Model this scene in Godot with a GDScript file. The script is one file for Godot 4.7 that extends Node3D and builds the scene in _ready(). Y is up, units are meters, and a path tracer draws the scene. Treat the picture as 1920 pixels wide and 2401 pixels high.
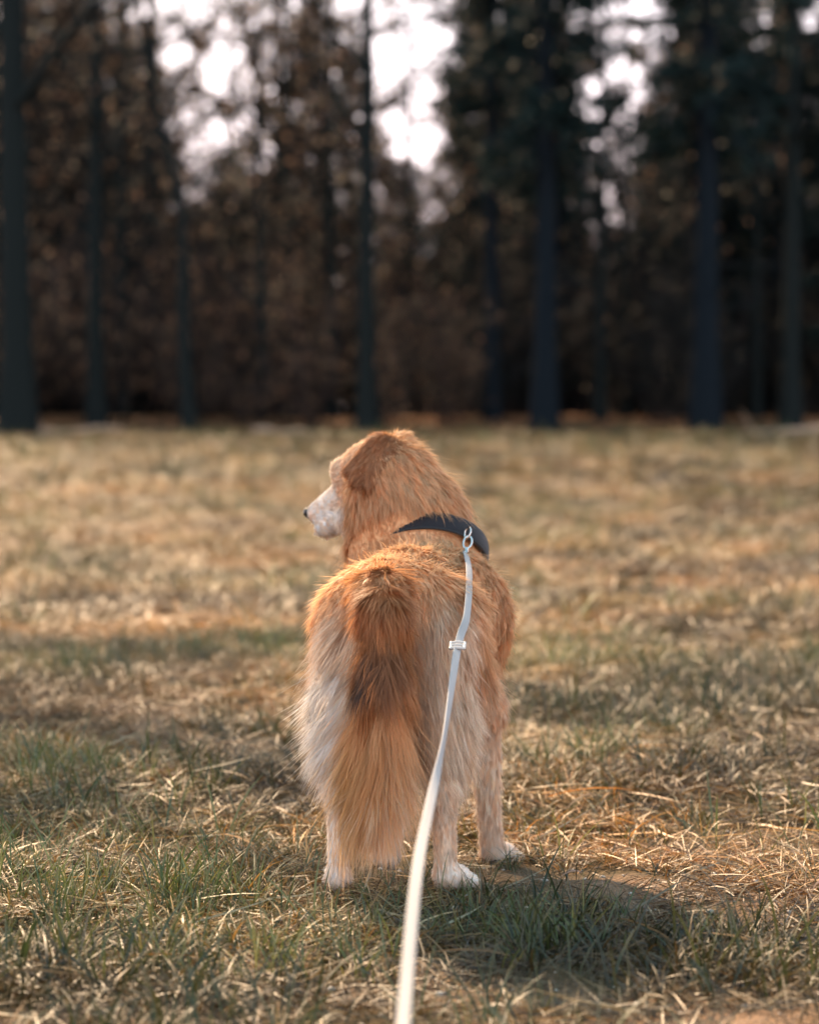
extends Node3D
# A long-haired tan dog seen from behind on a dry meadow, a dark wood behind it.

var rng := RandomNumberGenerator.new()
var rough := FastNoiseLite.new()      # metre-scale unevenness
var fine := FastNoiseLite.new()       # clod-scale unevenness
var patch := FastNoiseLite.new()      # where grass is green, dry or missing
var names := {}

# ---------------------------------------------------------------- helpers

class Shape:
	var v := PackedVector3Array()
	var n := PackedVector3Array()
	var c := PackedColorArray()
	var i := PackedInt32Array()
	func mesh() -> ArrayMesh:
		var a := []
		a.resize(Mesh.ARRAY_MAX)
		a[Mesh.ARRAY_VERTEX] = v
		a[Mesh.ARRAY_NORMAL] = n
		a[Mesh.ARRAY_COLOR] = c
		a[Mesh.ARRAY_INDEX] = i
		var m := ArrayMesh.new()
		m.add_surface_from_arrays(Mesh.PRIMITIVE_TRIANGLES, a)
		return m
	func tube(pts: PackedVector3Array, rad: PackedFloat32Array, sides: int, col: Color, wobble := 0.0) -> void:
		var count := pts.size()
		var side := Vector3.RIGHT
		var first := v.size()
		for k in count:
			var d: Vector3 = (pts[mini(k + 1, count - 1)] - pts[maxi(k - 1, 0)]).normalized()
			if absf(d.dot(side)) > 0.95:
				side = Vector3.FORWARD
			side = (side - d * d.dot(side)).normalized()
			var up := d.cross(side)
			for s in sides:
				var a := TAU * s / sides
				var out := side * cos(a) + up * sin(a)
				var r: float = rad[k] * (1.0 + wobble * sin(a * 3.0 + k * 1.7))
				v.append(pts[k] + out * r)
				n.append(out)
				c.append(col)
		for k in count - 1:
			for s in sides:
				var p := first + k * sides + s
				var q := first + k * sides + (s + 1) % sides
				i.append_array(PackedInt32Array([p, p + sides, q, q, p + sides, q + sides]))
		for e in 2:
			var at: int = 0 if e == 0 else count - 1
			var m := v.size()
			var out: Vector3 = (pts[0] - pts[1]).normalized() if e == 0 else (pts[count - 1] - pts[count - 2]).normalized()
			v.append(pts[at])
			n.append(out)
			c.append(col)
			for s in sides:
				var p := first + at * sides + s
				var q := first + at * sides + (s + 1) % sides
				i.append_array(PackedInt32Array([m, p, q] if e == 0 else [m, q, p]))
	func leaf(p: Vector3, along: Vector3, across: Vector3, length: float, width: float, col: Color) -> void:
		var f := v.size()
		var nn := across.cross(along).normalized()
		var mid := p + along * length * 0.45 - nn * length * 0.10
		v.append_array(PackedVector3Array([p, mid - across * width * 0.5, mid + across * width * 0.5, p + along * length]))
		for k in 4:
			n.append(nn)
			c.append(col)
		i.append_array(PackedInt32Array([f, f + 1, f + 2, f + 1, f + 3, f + 2]))
	func blade(p: Vector3, heading: float, lift: float, droop: float, length: float, width: float, col: Color, roll: float, steps := 4) -> void:
		var f := v.size()
		var flat := Vector3(cos(heading), 0, sin(heading))
		var across := Vector3(-sin(heading), 0, cos(heading))
		var at := p
		var e := lift
		var flip := 1.0 if (across * cos(roll) + across.cross(flat * cos(e) + Vector3.UP * sin(e)) * sin(roll)).cross(flat * cos(e) + Vector3.UP * sin(e)).y > 0.0 else -1.0
		for k in steps + 1:
			var d := flat * cos(e) + Vector3.UP * sin(e)
			var face := across.cross(d)
			var w := (across * cos(roll) + face * sin(roll)) * flip
			var nn := w.cross(d).normalized()
			var s := float(k) / steps
			var half := width * 0.5 * (1.0 - s * s * s) * (0.65 + 0.35 * minf(1.0, s * 4.0))
			if k == steps:
				v.append(at)
				n.append(nn)
				c.append(col)
			else:
				v.append_array(PackedVector3Array([at - w * half, at + w * half]))
				n.append_array(PackedVector3Array([nn, nn]))
				c.append_array(PackedColorArray([col, col]))
			at += d * length / steps
			e -= droop / steps
		for k in steps:
			var b := f + k * 2
			if k == steps - 1:
				i.append_array(PackedInt32Array([b, b + 2, b + 1]))
			else:
				i.append_array(PackedInt32Array([b, b + 2, b + 1, b + 1, b + 2, b + 3]))


func numbered(called: String) -> String:
	names[called] = names.get(called, -1) + 1
	return called if names[called] == 0 else "%s_%03d" % [called, names[called]]


func thing(called: String, label: String, category: String, at := Vector3.ZERO, group := "", kind := "") -> Node3D:
	var o := Node3D.new()
	o.name = numbered(called)
	add_child(o)
	o.position = at
	tag(o, label, category, group, kind)
	return o


func tag(o: Node, label: String, category: String, group := "", kind := "") -> void:
	o.set_meta("label", label)
	if category:
		o.set_meta("category", category)
	if group:
		o.set_meta("group", group)
	if kind:
		o.set_meta("kind", kind)


func part(called: String, m: Mesh, mat: Material, parent: Node) -> MeshInstance3D:
	var o := MeshInstance3D.new()
	o.name = numbered(called) if parent == self else called
	o.mesh = m
	o.material_override = mat
	parent.add_child(o, true)
	return o


func scatter(called: String, m: Mesh, mat: Material, places: Array, tints: PackedColorArray, parent: Node) -> void:
	if places.is_empty():
		return
	var mm := MultiMesh.new()
	mm.transform_format = MultiMesh.TRANSFORM_3D
	mm.use_colors = true
	mm.mesh = m
	mm.instance_count = places.size()
	for k in places.size():
		mm.set_instance_transform(k, places[k])
		mm.set_instance_color(k, tints[k])
	var o := MultiMeshInstance3D.new()
	o.name = called
	o.multimesh = mm
	o.material_override = mat
	o.set_meta("kind", "stuff")
	parent.add_child(o, true)


func lin(r: float, g: float, b: float) -> Color:
	return Color(r, g, b).linear_to_srgb()


func vary(col: Color, amount: float) -> Color:
	var k := 1.0 + rng.randf_range(-amount, amount)
	return Color(col.r * k * rng.randf_range(0.94, 1.06), col.g * k, col.b * k * rng.randf_range(0.9, 1.1))


func tinted(roughness: float, specular: float, through := 0.0) -> StandardMaterial3D:
	var m := StandardMaterial3D.new()
	m.vertex_color_use_as_albedo = true
	m.roughness = roughness
	m.metallic_specular = specular
	m.cull_mode = BaseMaterial3D.CULL_DISABLED
	if through > 0.0:
		m.backlight_enabled = true
		m.backlight = lin(through, through, through)
	return m


# The lie of the land: level under the hind paws, a shallow dip under the front ones, swells farther off.
func land(x: float, z: float) -> float:
	var far := smoothstep(5.0, 16.0, absf(z) + absf(x) * 0.3)
	var h := rough.get_noise_2d(x, z) * 0.10 * far
	h += 0.36 * smoothstep(9.0, 47.0, -z)
	h += 0.24 * smoothstep(40.5, 43.5, -z)
	h += -0.040 * exp(-pow((z + 4.0) / 0.30, 2.0)) * exp(-pow(x / 1.2, 2.0))
	h += rough.get_noise_2d(x * 4.0 + 31.0, z * 4.0) * 0.030 * (1.0 - exp(-(pow(x - 0.02, 2.0) + pow(z + 3.65, 2.0)) / 0.10))
	return h


func land_fine(x: float, z: float) -> float:
	return land(x, z) + fine.get_noise_2d(x, z) * 0.016


# ---------------------------------------------------------------- the scene

func _ready() -> void:
	rng.seed = 7
	rough.seed = 3
	rough.frequency = 0.12
	fine.seed = 5
	fine.frequency = 4.0
	patch.seed = 11
	patch.frequency = 0.9
	patch.fractal_octaves = 3

	var cam := Camera3D.new()
	cam.name = "camera"
	var lens := CameraAttributesPhysical.new()
	lens.frustum_focal_length = 70.2
	lens.frustum_focus_distance = 3.58
	lens.exposure_aperture = 2.5
	lens.frustum_near = 0.05
	lens.frustum_far = 1500.0
	cam.attributes = lens
	cam.position = Vector3(0, 0.83, 0)
	cam.rotation.x = -0.04991
	add_child(cam)
	cam.fov = 28.0
	cam.near = 0.05
	cam.far = 1500.0
	cam.current = true

	var around := WorldEnvironment.new()
	around.name = "surroundings"
	var env := Environment.new()
	env.background_mode = Environment.BG_SKY
	var air := ProceduralSkyMaterial.new()
	air.sky_top_color = Color(0.36, 0.49, 0.56)
	air.sky_horizon_color = Color(1.0, 0.90, 0.89)
	air.sky_curve = 0.17
	air.ground_horizon_color = Color(0.40, 0.36, 0.33)
	air.ground_bottom_color = Color(0.25, 0.22, 0.19)
	air.sky_energy_multiplier = 1.25
	air.sun_angle_max = 60.0
	air.sun_curve = 0.40
	env.sky = Sky.new()
	env.sky.sky_material = air
	env.tonemap_mode = Environment.TONE_MAPPER_LINEAR
	env.tonemap_exposure = 3.2
	env.sdfgi_enabled = true
	env.ssao_enabled = true
	env.ssil_enabled = true
	around.environment = env
	add_child(around)

	var sun := DirectionalLight3D.new()
	sun.name = "sun"
	sun.light_energy = 1.6
	sun.light_color = Color(1.0, 0.86, 0.70)
	sun.light_angular_distance = 0.6
	sun.shadow_enabled = true
	var az := deg_to_rad(27.0)
	var el := deg_to_rad(39.0)
	var to_sun := Vector3(-sin(az) * cos(el), sin(el), -cos(az) * cos(el))
	sun.look_at_from_position(to_sun * 50.0, Vector3.ZERO)
	add_child(sun)

	build_ground()
	build_wood()
	build_grass()
	build_dog()
	build_leash()
	build_litter()


func spread(fine_from: float, fine_to: float, step: float, lo: float, hi: float) -> PackedFloat32Array:
	var a := PackedFloat32Array()
	var x := fine_from
	while x <= fine_to:
		a.append(x)
		x += step
	var s := step
	x = fine_to
	while x < hi:
		s *= 1.14
		x += s
		a.append(x)
	s = step
	x = fine_from
	while x > lo:
		s *= 1.14
		x -= s
		a.insert(0, x)
	return a


func bare(x: float, z: float) -> float:
	# how much bare sandy soil shows: two worn spots to the right of the dog, a few others by chance
	var b := exp(-(pow((x - 0.45) / 0.21, 2.0) + pow((z + 3.46) / 0.17, 2.0))) * 1.7
	b += exp(-(pow((x - 0.42) / 0.30, 2.0) + pow((z + 2.72) / 0.16, 2.0))) * 1.6
	b += exp(-(pow((x - 0.10) / 0.22, 2.0) + pow((z + 3.72) / 0.13, 2.0))) * 0.5
	b += 0.8 * smoothstep(0.22, 0.5, patch.get_noise_2d(x * 1.3 + 70.0, z * 1.3))
	return clampf(b * (0.75 + 0.9 * fine.get_noise_2d(x * 0.8, z * 0.8)), 0.0, 1.0)


func build_ground() -> void:
	var xs := spread(-2.2, 2.2, 0.045, -450.0, 450.0)
	var zs := spread(-7.0, -1.6, 0.045, -600.0, 120.0)
	var s := Shape.new()
	for z in zs:
		for x in xs:
			var near := absf(x) < 6.0 and z > -14.0 and z < 3.0
			var h := land_fine(x, z) if near else land(x, z)
			var e := 0.03 if near else 0.4
			s.v.append(Vector3(x, h, z))
			var hx := (land_fine(x + e, z) if near else land(x + e, z)) - h
			var hz := (land_fine(x, z + e) if near else land(x, z + e)) - h
			s.n.append(Vector3(-hx / e, 1.0, -hz / e).normalized())
			var b := bare(x, z)
			var g := 0.5 + 0.5 * patch.get_noise_2d(x * 0.5, z * 0.5)
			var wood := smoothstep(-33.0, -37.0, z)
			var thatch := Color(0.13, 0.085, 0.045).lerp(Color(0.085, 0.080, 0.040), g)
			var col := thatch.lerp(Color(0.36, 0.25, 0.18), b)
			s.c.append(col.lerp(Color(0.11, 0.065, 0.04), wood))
	var w := xs.size()
	for k in zs.size() - 1:
		for j in w - 1:
			var p := k * w + j
			s.i.append_array(PackedInt32Array([p, p + 1, p + w, p + 1, p + w + 1, p + w]))
	var m := tinted(0.95, 0.25)
	m.albedo_texture = soil_texture()
	m.uv1_triplanar = true
	m.uv1_world_triplanar = true
	m.uv1_scale = Vector3.ONE * 1.35
	m.heightmap_enabled = true
	m.heightmap_texture = m.albedo_texture
	m.heightmap_scale = 1.2
	var g := part("ground", s.mesh(), m, self)
	g.set_meta("kind", "structure")
	g.set_meta("label", "dry meadow ground of sandy soil and thatch reaching into the wood")


# crumbs of soil and short bits of straw, as colour only (near 1, so that the vertex colours set the tone)
func soil_texture() -> ImageTexture:
	var r := RandomNumberGenerator.new()
	r.seed = 21
	var size := 640
	var im := Image.create(size, size, false, Image.FORMAT_RGB8)
	var grain := FastNoiseLite.new()
	grain.seed = 9
	grain.frequency = 0.06
	for y in size:
		for x in size:
			var k := 0.72 + 0.22 * grain.get_noise_2d(x, y) + r.randf_range(-0.12, 0.12)
			im.set_pixel(x, y, Color(k, k * 0.97, k * 0.93))
	for k in 2600:
		var at := Vector2(r.randf() * size, r.randf() * size)
		var d := Vector2.from_angle(r.randf() * TAU)
		var tone := r.randf_range(0.55, 1.0)
		for q in r.randi_range(8, 34):
			at += d
			d = d.rotated(r.randf_range(-0.08, 0.08))
			var px := posmod(int(at.x), size)
			var py := posmod(int(at.y), size)
			im.set_pixel(px, py, Color(tone, tone * 0.94, tone * 0.84))
			im.set_pixel(posmod(px + 1, size), py, Color(tone * 0.92, tone * 0.86, tone * 0.76))
	for k in 700:
		var at := Vector2i(r.randi() % size, r.randi() % size)
		var tone := r.randf_range(0.35, 1.0)
		var rad := r.randi_range(1, 3)
		for dx in range(-rad, rad + 1):
			for dy in range(-rad, rad + 1):
				if dx * dx + dy * dy <= rad * rad:
					im.set_pixel(posmod(at.x + dx, size), posmod(at.y + dy, size), Color(tone, tone * 0.97, tone * 0.92))
	return ImageTexture.create_from_image(im)


# ---------------------------------------------------------------- the wood

func limb(s: Shape, from: Vector3, dir: Vector3, length: float, r0: float, r1: float, steps: int, sides: int, wander: float, rise: float, col: Color) -> PackedVector3Array:
	var pts := PackedVector3Array([from])
	var rad := PackedFloat32Array([r0])
	var d := dir.normalized()
	var at := from
	for k in steps:
		d = (d + Vector3(rng.randf_range(-1, 1), rng.randf_range(-1, 1), rng.randf_range(-1, 1)) * wander + Vector3.UP * rise).normalized()
		at += d * length / steps
		pts.append(at)
		rad.append(lerpf(r0, r1, float(k + 1) / steps))
	s.tube(pts, rad, sides, col)
	return pts


func twigs(crown: Shape, pts: PackedVector3Array, count: int, length: float, leaves: int, bark: Color, leaf_cols: Array, leaf_size: float) -> void:
	for k in count:
		var f := rng.randf_range(0.15, 1.0) * (pts.size() - 1)
		var a := int(minf(f, pts.size() - 2))
		var p := pts[a].lerp(pts[a + 1], f - a)
		var along := (pts[a + 1] - pts[a]).normalized()
		var d := (along * 0.6 + Vector3(rng.randf_range(-1, 1), rng.randf_range(-0.5, 0.9), rng.randf_range(-1, 1))).normalized()
		var l := length * rng.randf_range(0.5, 1.2)
		var tip := limb(crown, p, d, l, 0.012, 0.003, 3, 3, 0.22, -0.02, bark)
		for j in leaves:
			var q := rng.randf() * 3.0
			var b := int(minf(q, 2.0))
			var at := tip[b].lerp(tip[b + 1], q - b)
			var u := Vector3(rng.randf_range(-1, 1), rng.randf_range(-1, 0.5), rng.randf_range(-1, 1)).normalized()
			var w := u.cross(Vector3(rng.randf_range(-1, 1), rng.randf_range(-1, 1), rng.randf_range(-1, 1))).normalized()
			var size := leaf_size * rng.randf_range(0.6, 1.3)
			crown.leaf(at, u, w, size, size * 0.6, vary(leaf_cols[rng.randi() % leaf_cols.size()], 0.3))


func broadleaf(height: float, girth: float, clear: float, leafy: int, path: Array, leaf := 0.14, dim := 1.0) -> Array:
	# [trunk shape, crown shape]; path: sideways offsets of the trunk at even heights
	var bark := Color(0.013, 0.016, 0.018)
	var browns := [Color(0.045, 0.030, 0.020), Color(0.065, 0.042, 0.026), Color(0.028, 0.026, 0.019), Color(0.036, 0.025, 0.018), Color(0.44, 0.25, 0.145)]  # the last, palest leaf colour stands in for sunlit glints
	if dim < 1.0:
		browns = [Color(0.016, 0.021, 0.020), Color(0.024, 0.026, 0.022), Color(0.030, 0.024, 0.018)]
	var trunk := Shape.new()
	var crown := Shape.new()
	var pts := PackedVector3Array()
	var rad := PackedFloat32Array()
	var steps := 14
	for k in steps + 1:
		var t := float(k) / steps
		var off := Vector3.ZERO
		if path.size():
			var q := t * (path.size() - 1)
			var a := int(minf(q, path.size() - 2))
			off = (path[a] as Vector3).lerp(path[a + 1], q - a)
		else:
			off = Vector3(sin(t * 5.0 + girth * 50.0), 0, cos(t * 4.0 + girth * 30.0)) * 0.12 * t
		pts.append(Vector3(0, height * t - 0.1, 0) + off)
		rad.append(girth * 0.5 * (1.0 - 0.86 * t) * (1.0 + 0.5 * exp(-t * height / 0.35)))
	trunk.tube(pts, rad, 10, bark, 0.05)
	var count := int(height * 1.15)
	for k in count:
		var t := lerpf(clear / height, 0.97, pow(float(k) / count, 0.9))
		var q := t * steps
		var a := int(minf(q, steps - 1))
		var p := pts[a].lerp(pts[a + 1], q - a)
		var turn := k * 2.4 + rng.randf_range(-0.5, 0.5)
		var l := height * 0.27 * (1.15 - t) * rng.randf_range(0.7, 1.3)
		var r := girth * 0.5 * (1.0 - 0.86 * t) * 0.5
		var d := Vector3(cos(turn), rng.randf_range(0.25, 0.9), sin(turn))
		var main := limb(trunk, p, d, l, r, 0.012, 6, 5, 0.16, 0.05, bark)
		for j in 4:
			var f := rng.randf_range(1.2, 5.8)
			var b := int(minf(f, 5.0))
			var at := main[b].lerp(main[b + 1], f - b)
			var side := Vector3(rng.randf_range(-1, 1), rng.randf_range(-0.2, 0.9), rng.randf_range(-1, 1)).normalized()
			var sub := limb(crown, at, (main[b + 1] - main[b]).normalized() + side, l * rng.randf_range(0.3, 0.5), maxf(0.012, r * 0.35), 0.006, 4, 3, 0.18, 0.02, bark)
			twigs(crown, sub, 7, 0.55, leafy, bark, browns, leaf)
	return [trunk, crown]


func conifer(height: float, girth: float, clear: float, dense: float, wide: float) -> Array:
	var bark := Color(0.011, 0.014, 0.016)
	var trunk := Shape.new()
	var crown := Shape.new()
	var pts := PackedVector3Array()
	var rad := PackedFloat32Array()
	for k in 11:
		var t := k / 10.0
		pts.append(Vector3(sin(t * 3.0 + girth * 40.0) * 0.10 * t, height * t - 0.1, cos(t * 2.5) * 0.10 * t))
		rad.append(girth * 0.5 * (1.0 - 0.9 * t) * (1.0 + 0.4 * exp(-t * height / 0.3)))
	trunk.tube(pts, rad, 10, bark, 0.04)
	# dead stubs under the crown
	for k in int(clear * 2.2):
		var h := rng.randf_range(1.2, clear)
		var turn := rng.randf() * TAU
		limb(trunk, Vector3(0, h, 0), Vector3(cos(turn), rng.randf_range(-0.3, 0.2), sin(turn)), rng.randf_range(0.3, 1.6), 0.022, 0.006, 4, 4, 0.15, -0.03, bark)
	var h := clear
	while h < height - 0.3:
		var t := (h - clear) / (height - clear)
		var reach := (wide * (1.0 - t) + 0.25) * minf(1.0, 0.55 + t * 3.0)
		for k in rng.randi_range(4, 6):
			var turn := rng.randf() * TAU
			var l := reach * rng.randf_range(0.7, 1.15)
			var main := limb(trunk, Vector3(0, h + rng.randf_range(-0.15, 0.15), 0), Vector3(cos(turn), -0.1 + 0.5 * t, sin(turn)), l, 0.035 * (1.1 - t), 0.006, 5, 4, 0.08, -0.02, bark)
			for j in int(l * 8.0 * dense) + 3:
				var f := rng.randf_range(0.8, 5.0)
				var b := int(minf(f, 4.0))
				var at := main[b].lerp(main[b + 1], f - b)
				var along := (main[b + 1] - main[b]).normalized()
				var side := (along + Vector3(rng.randf_range(-1, 1), rng.randf_range(-0.7, 0.3), rng.randf_range(-1, 1)) * 1.1).normalized()
				var len := rng.randf_range(0.25, 0.55)
				var col := vary(Color(0.012, 0.024, 0.023), 0.35)
				for q in 7:
					var needle := (side + Vector3(rng.randf_range(-1, 1), rng.randf_range(-1, 0.6), rng.randf_range(-1, 1)) * 0.55).normalized()
					var across := needle.cross(Vector3(rng.randf_range(-1, 1), rng.randf_range(-1, 1), rng.randf_range(-1, 1))).normalized()
					crown.leaf(at + side * len * 0.12 * q, needle, across, len * 0.6, 0.055, col)
		h += rng.randf_range(0.30, 0.50)
	return [trunk, crown]


func bush(height: float, stems: int, reach: float, leaves: int, cols: Array) -> Shape:
	var bark := Color(0.026, 0.022, 0.020)
	var s := Shape.new()
	for k in stems:
		var turn := rng.randf() * TAU
		var out := rng.randf_range(0.1, 0.6)
		var root := Vector3(cos(turn), 0, sin(turn)) * rng.randf() * reach * 0.4
		var l := height * rng.randf_range(0.55, 1.05)
		var main := limb(s, root - Vector3(0, 0.05, 0), Vector3(cos(turn) * out, 1.0, sin(turn) * out), l, 0.018, 0.005, 6, 4, 0.13, 0.0, bark)
		twigs(s, main, int(l * 6.0) + 4, 0.55, leaves, bark, cols, 0.085)
	return s


func plant_tree(kind: Array, called: String, label: String, at: Vector3, turn: float, scale: float, group: String, woody: Material, leafy: Material) -> Node3D:
	var t := thing(called, label, "tree", at, group)
	t.rotation.y = turn
	t.scale = Vector3.ONE * scale
	part("trunk", kind[0], woody, t)
	part("crown", kind[1], leafy, t)
	return t


# says which of the trees deep in the wood one is: beside which of the front trees, counted from the left, and how far back
func whereabouts(kind: String, p: Vector3, columns: Array, taken: Dictionary) -> String:
	var words := ["first", "second", "third", "fourth", "fifth", "sixth", "seventh", "eighth", "ninth", "tenth", "eleventh", "twelfth", "thirteenth"]
	var col := 862.0 - p.x / p.z * 4324.0
	if col < -40.0 or col > 1764.0:
		return "%s of the wood standing out of view to the %s" % [kind, "left" if col < 0.0 else "right"]
	var best := 0
	for k in columns.size():
		if absf(columns[k] - col) < absf(columns[best] - col):
			best = k
	var side := "left" if col < columns[best] else "right"
	var key := kind + str(best) + side
	taken[key] = taken.get(key, -1) + 1
	return "%s in the wood just %s of the %s front tree, %s back" % [kind, side, words[best], words[mini(taken[key], 12)]]


func at_edge(px: float, depth: float) -> Vector3:
	var x := (px - 862.0) / 4324.0 * depth
	return Vector3(x, land(x, -depth), -depth)


func build_wood() -> void:
	rng.seed = 101
	var woody := tinted(0.95, 0.12)
	var grain := NoiseTexture2D.new()
	grain.width = 256
	grain.height = 256
	grain.seamless = true
	grain.noise = FastNoiseLite.new()
	grain.noise.frequency = 0.03
	woody.heightmap_enabled = true
	woody.heightmap_texture = grain
	woody.heightmap_scale = 2.0
	woody.uv1_triplanar = true
	woody.uv1_scale = Vector3(2.5, 0.6, 2.5)
	var leafy := tinted(0.65, 0.25, 0.12)
	var kinds := []
	for a in [[16.0, 0.40, 4.0, 2], [14.5, 0.30, 3.2, 3], [17.0, 0.34, 5.0, 1], [12.5, 0.24, 2.6, 2]]:
		var b := broadleaf(a[0], a[1], a[2], a[3], [])
		kinds.append([b[0].mesh(), b[1].mesh()])
	for a in [[17.0, 0.44, 4.6, 1.4, 1.35], [15.0, 0.30, 5.6, 1.1, 1.1], [13.0, 0.34, 2.2, 1.4, 2.4]]:
		var b := conifer(a[0], a[1], a[2], a[3], a[4])
		kinds.append([b[0].mesh(), b[1].mesh()])
	var thick := broadleaf(11.0, 0.20, 2.2, 5, [], 0.20)
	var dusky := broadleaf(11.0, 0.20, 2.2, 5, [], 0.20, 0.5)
	var bent := broadleaf(12.0, 0.27, 4.6, 1, [Vector3(0.12, 0, 0), Vector3(0.02, 0, 0), Vector3(0, 0, 0), Vector3(0.0, 0, 0), Vector3(-0.42, 0, 0), Vector3(-0.72, 0, 0), Vector3(-0.85, 0, 0.1), Vector3(-1.15, 0, 0.1), Vector3(-1.25, 0, 0.1)])
	kinds.append([bent[0].mesh(), bent[1].mesh()])
	kinds.append([thick[0].mesh(), thick[1].mesh()])
	kinds.append([dusky[0].mesh(), dusky[1].mesh()])

	# the trees that stand out along the edge of the wood: picture column, distance, kind, scale, label
	var edge := [
		[40, 38.5, 0, 1.55, "thick dark trunk at the far left edge of the wood"],
		[205, 41.5, 2, 1.05, "straight dim trunk between the thick leftmost tree and the bent tree"],
		[388, 40.0, 7, 1.0, "slender bent tree whose trunk kinks to the left halfway up"],
		[553, 43.0, 3, 0.95, "thin dark trunk between the bent tree and the tree above the dog's head"],
		[700, 45.0, 1, 0.9, "pale brown trunk close behind the dark tree above the dog's head"],
		[772, 40.5, 2, 1.1, "tall dark trunk rising just left of above the dog's head"],
		[1035, 42.5, 5, 1.15, "dark straight trunk right of the dog's head against the bright gap"],
		[1145, 39.5, 4, 1.1, "broad dark conifer right of the dog's head with hanging boughs"],
		[1262, 43.0, 1, 0.85, "thin trunk in front of the bright gap to the right, the thicker of a pair"],
		[1316, 45.0, 3, 0.85, "thinnest trunk in front of the bright gap to the right"],
		[1482, 39.5, 4, 1.22, "broad black conifer trunk right of the bright gap"],
		[1590, 44.0, 3, 0.9, "slim dark trunk between two bright gaps at the right"],
		[1662, 41.0, 2, 1.15, "dark straight trunk nearest the right edge of the picture"],
	]
	for e in edge:
		plant_tree(kinds[e[2]], "conifer" if e[2] in [4, 5, 6] else "bare_tree", e[4], at_edge(e[0], e[1]), rng.randf() * TAU if e[2] != 7 else 0.0, e[3], "trees along the edge of the wood", woody, leafy)
	# the trees behind them
	var spots := []
	var tries := 0
	while spots.size() < 90 and tries < 4000:
		tries += 1
		var d := rng.randf_range(44.0, 74.0)
		var x := rng.randf_range(-0.36, 0.31) * d
		var p := Vector2(x, d)
		var free := true
		for q in spots:
			if p.distance_to(q) < 2.2:
				free = false
		# the bright gaps: columns that stay thinly wooded
		var px := 862.0 + x / d * 4324.0
		for gap in [[340, 600], [785, 960], [1205, 1440], [1570, 1640], [1680, 1800]]:
			if px > gap[0] and px < gap[1] and (rng.randf() < 0.9 or x > 1.5):
				free = false
		if free:
			spots.append(p)
	var columns := []
	for e in edge:
		columns.append(float(e[0]))
	columns.sort()
	var taken := {}
	spots.sort_custom(func(p, q): return p.y < q.y)
	for p in spots:
		var right: bool = p.x > 1.5
		var k := rng.randi_range(4, 6) if rng.randf() < (0.92 if right else 0.18) else rng.randi_range(0, 3)
		var at := Vector3(p.x, land(p.x, -p.y), -p.y)
		plant_tree(kinds[k], "conifer" if k > 3 else "bare_tree", whereabouts("dark blurred conifer" if k > 3 else "blurred bare tree", at, columns, taken), at, rng.randf() * TAU, rng.randf_range(0.8, 1.15), "conifers deep in the wood" if k > 3 else "bare trees deep in the wood", woody, leafy)

	# leafier young trees between them that break the bright gaps into specks
	var young := []
	for k in 34:
		var d := rng.randf_range(50.0, 70.0)
		var x := lerpf(-0.24, 0.24, (k + rng.randf()) / 34.0) * d
		var col := 862.0 + x / d * 4324.0
		if (col > 345.0 and col < 585.0) or (col > 785.0 and col < 950.0) or (col > 1230.0 and col < 1410.0) or col > 1690.0:
			if rng.randf() < 0.62:
				continue
		young.append(Vector3(x, land(x, -d), -d))
	young.sort_custom(func(p, q): return p.z > q.z)
	for p in young:
		var dark_leaved: bool = p.x / -p.z > 0.03  # young trees right of centre get the darker leaf colours
		plant_tree(kinds[9 if dark_leaved else 8], "leafy_tree", whereabouts("young dark-leaved tree" if dark_leaved else "young brown-leaved tree", p, columns, taken), p, rng.randf() * TAU, rng.randf_range(0.75, 1.25), "young dark-leaved trees in the wood" if dark_leaved else "young brown-leaved trees in the wood", woody, leafy)
	# an unseen tree added out of view to the left, to dapple the grass
	var shade := broadleaf(11.0, 0.28, 5.2, 9, [], 0.10)
	plant_tree([shade[0].mesh(), shade[1].mesh()], "added_shade_tree", "unseen leafier tree added left of the view to dapple the meadow", Vector3(-6.2, land(-6.2, -15.3), -15.3), 0.7, 1.0, "", woody, leafy)

	# undergrowth: brown-leaved saplings and brush, a mass that nobody could count
	var browns := [Color(0.034, 0.026, 0.021), Color(0.048, 0.034, 0.026), Color(0.018, 0.019, 0.018), Color(0.018, 0.018, 0.017), Color(0.026, 0.022, 0.019), Color(0.46, 0.26, 0.155)]  # the pale last colour paints sun glints into the brush
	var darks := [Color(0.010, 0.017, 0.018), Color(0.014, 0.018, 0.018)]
	var brush := [bush(4.2, 11, 1.2, 5, browns).mesh(), bush(3.2, 12, 1.4, 6, browns).mesh(), bush(2.2, 12, 1.3, 7, browns).mesh(), bush(3.6, 13, 1.3, 8, darks).mesh(), bush(5.2, 10, 1.2, 6, browns).mesh()]
	var under := thing("undergrowth", "tangle of brown-leaved brush filling the wood below the trees", "undergrowth", Vector3.ZERO, "", "stuff")
	var places := [[], [], [], [], []]
	var tints := [PackedColorArray(), PackedColorArray(), PackedColorArray(), PackedColorArray(), PackedColorArray()]
	for k in 440:
		var d := rng.randf_range(41.0, 72.0)
		var x := rng.randf_range(-0.40, 0.36) * d
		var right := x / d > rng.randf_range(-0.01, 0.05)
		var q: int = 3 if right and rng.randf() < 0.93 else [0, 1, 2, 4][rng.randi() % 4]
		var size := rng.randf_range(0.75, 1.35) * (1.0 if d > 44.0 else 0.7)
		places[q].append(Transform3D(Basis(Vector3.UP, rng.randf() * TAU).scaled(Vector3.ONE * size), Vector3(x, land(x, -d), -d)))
		var v := rng.randf_range(0.6, 1.15)
		tints[q].append(Color(v, v, v))
	for q in 5:
		scatter("brush", brush[q], leafy, places[q], tints[q], under)

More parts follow.
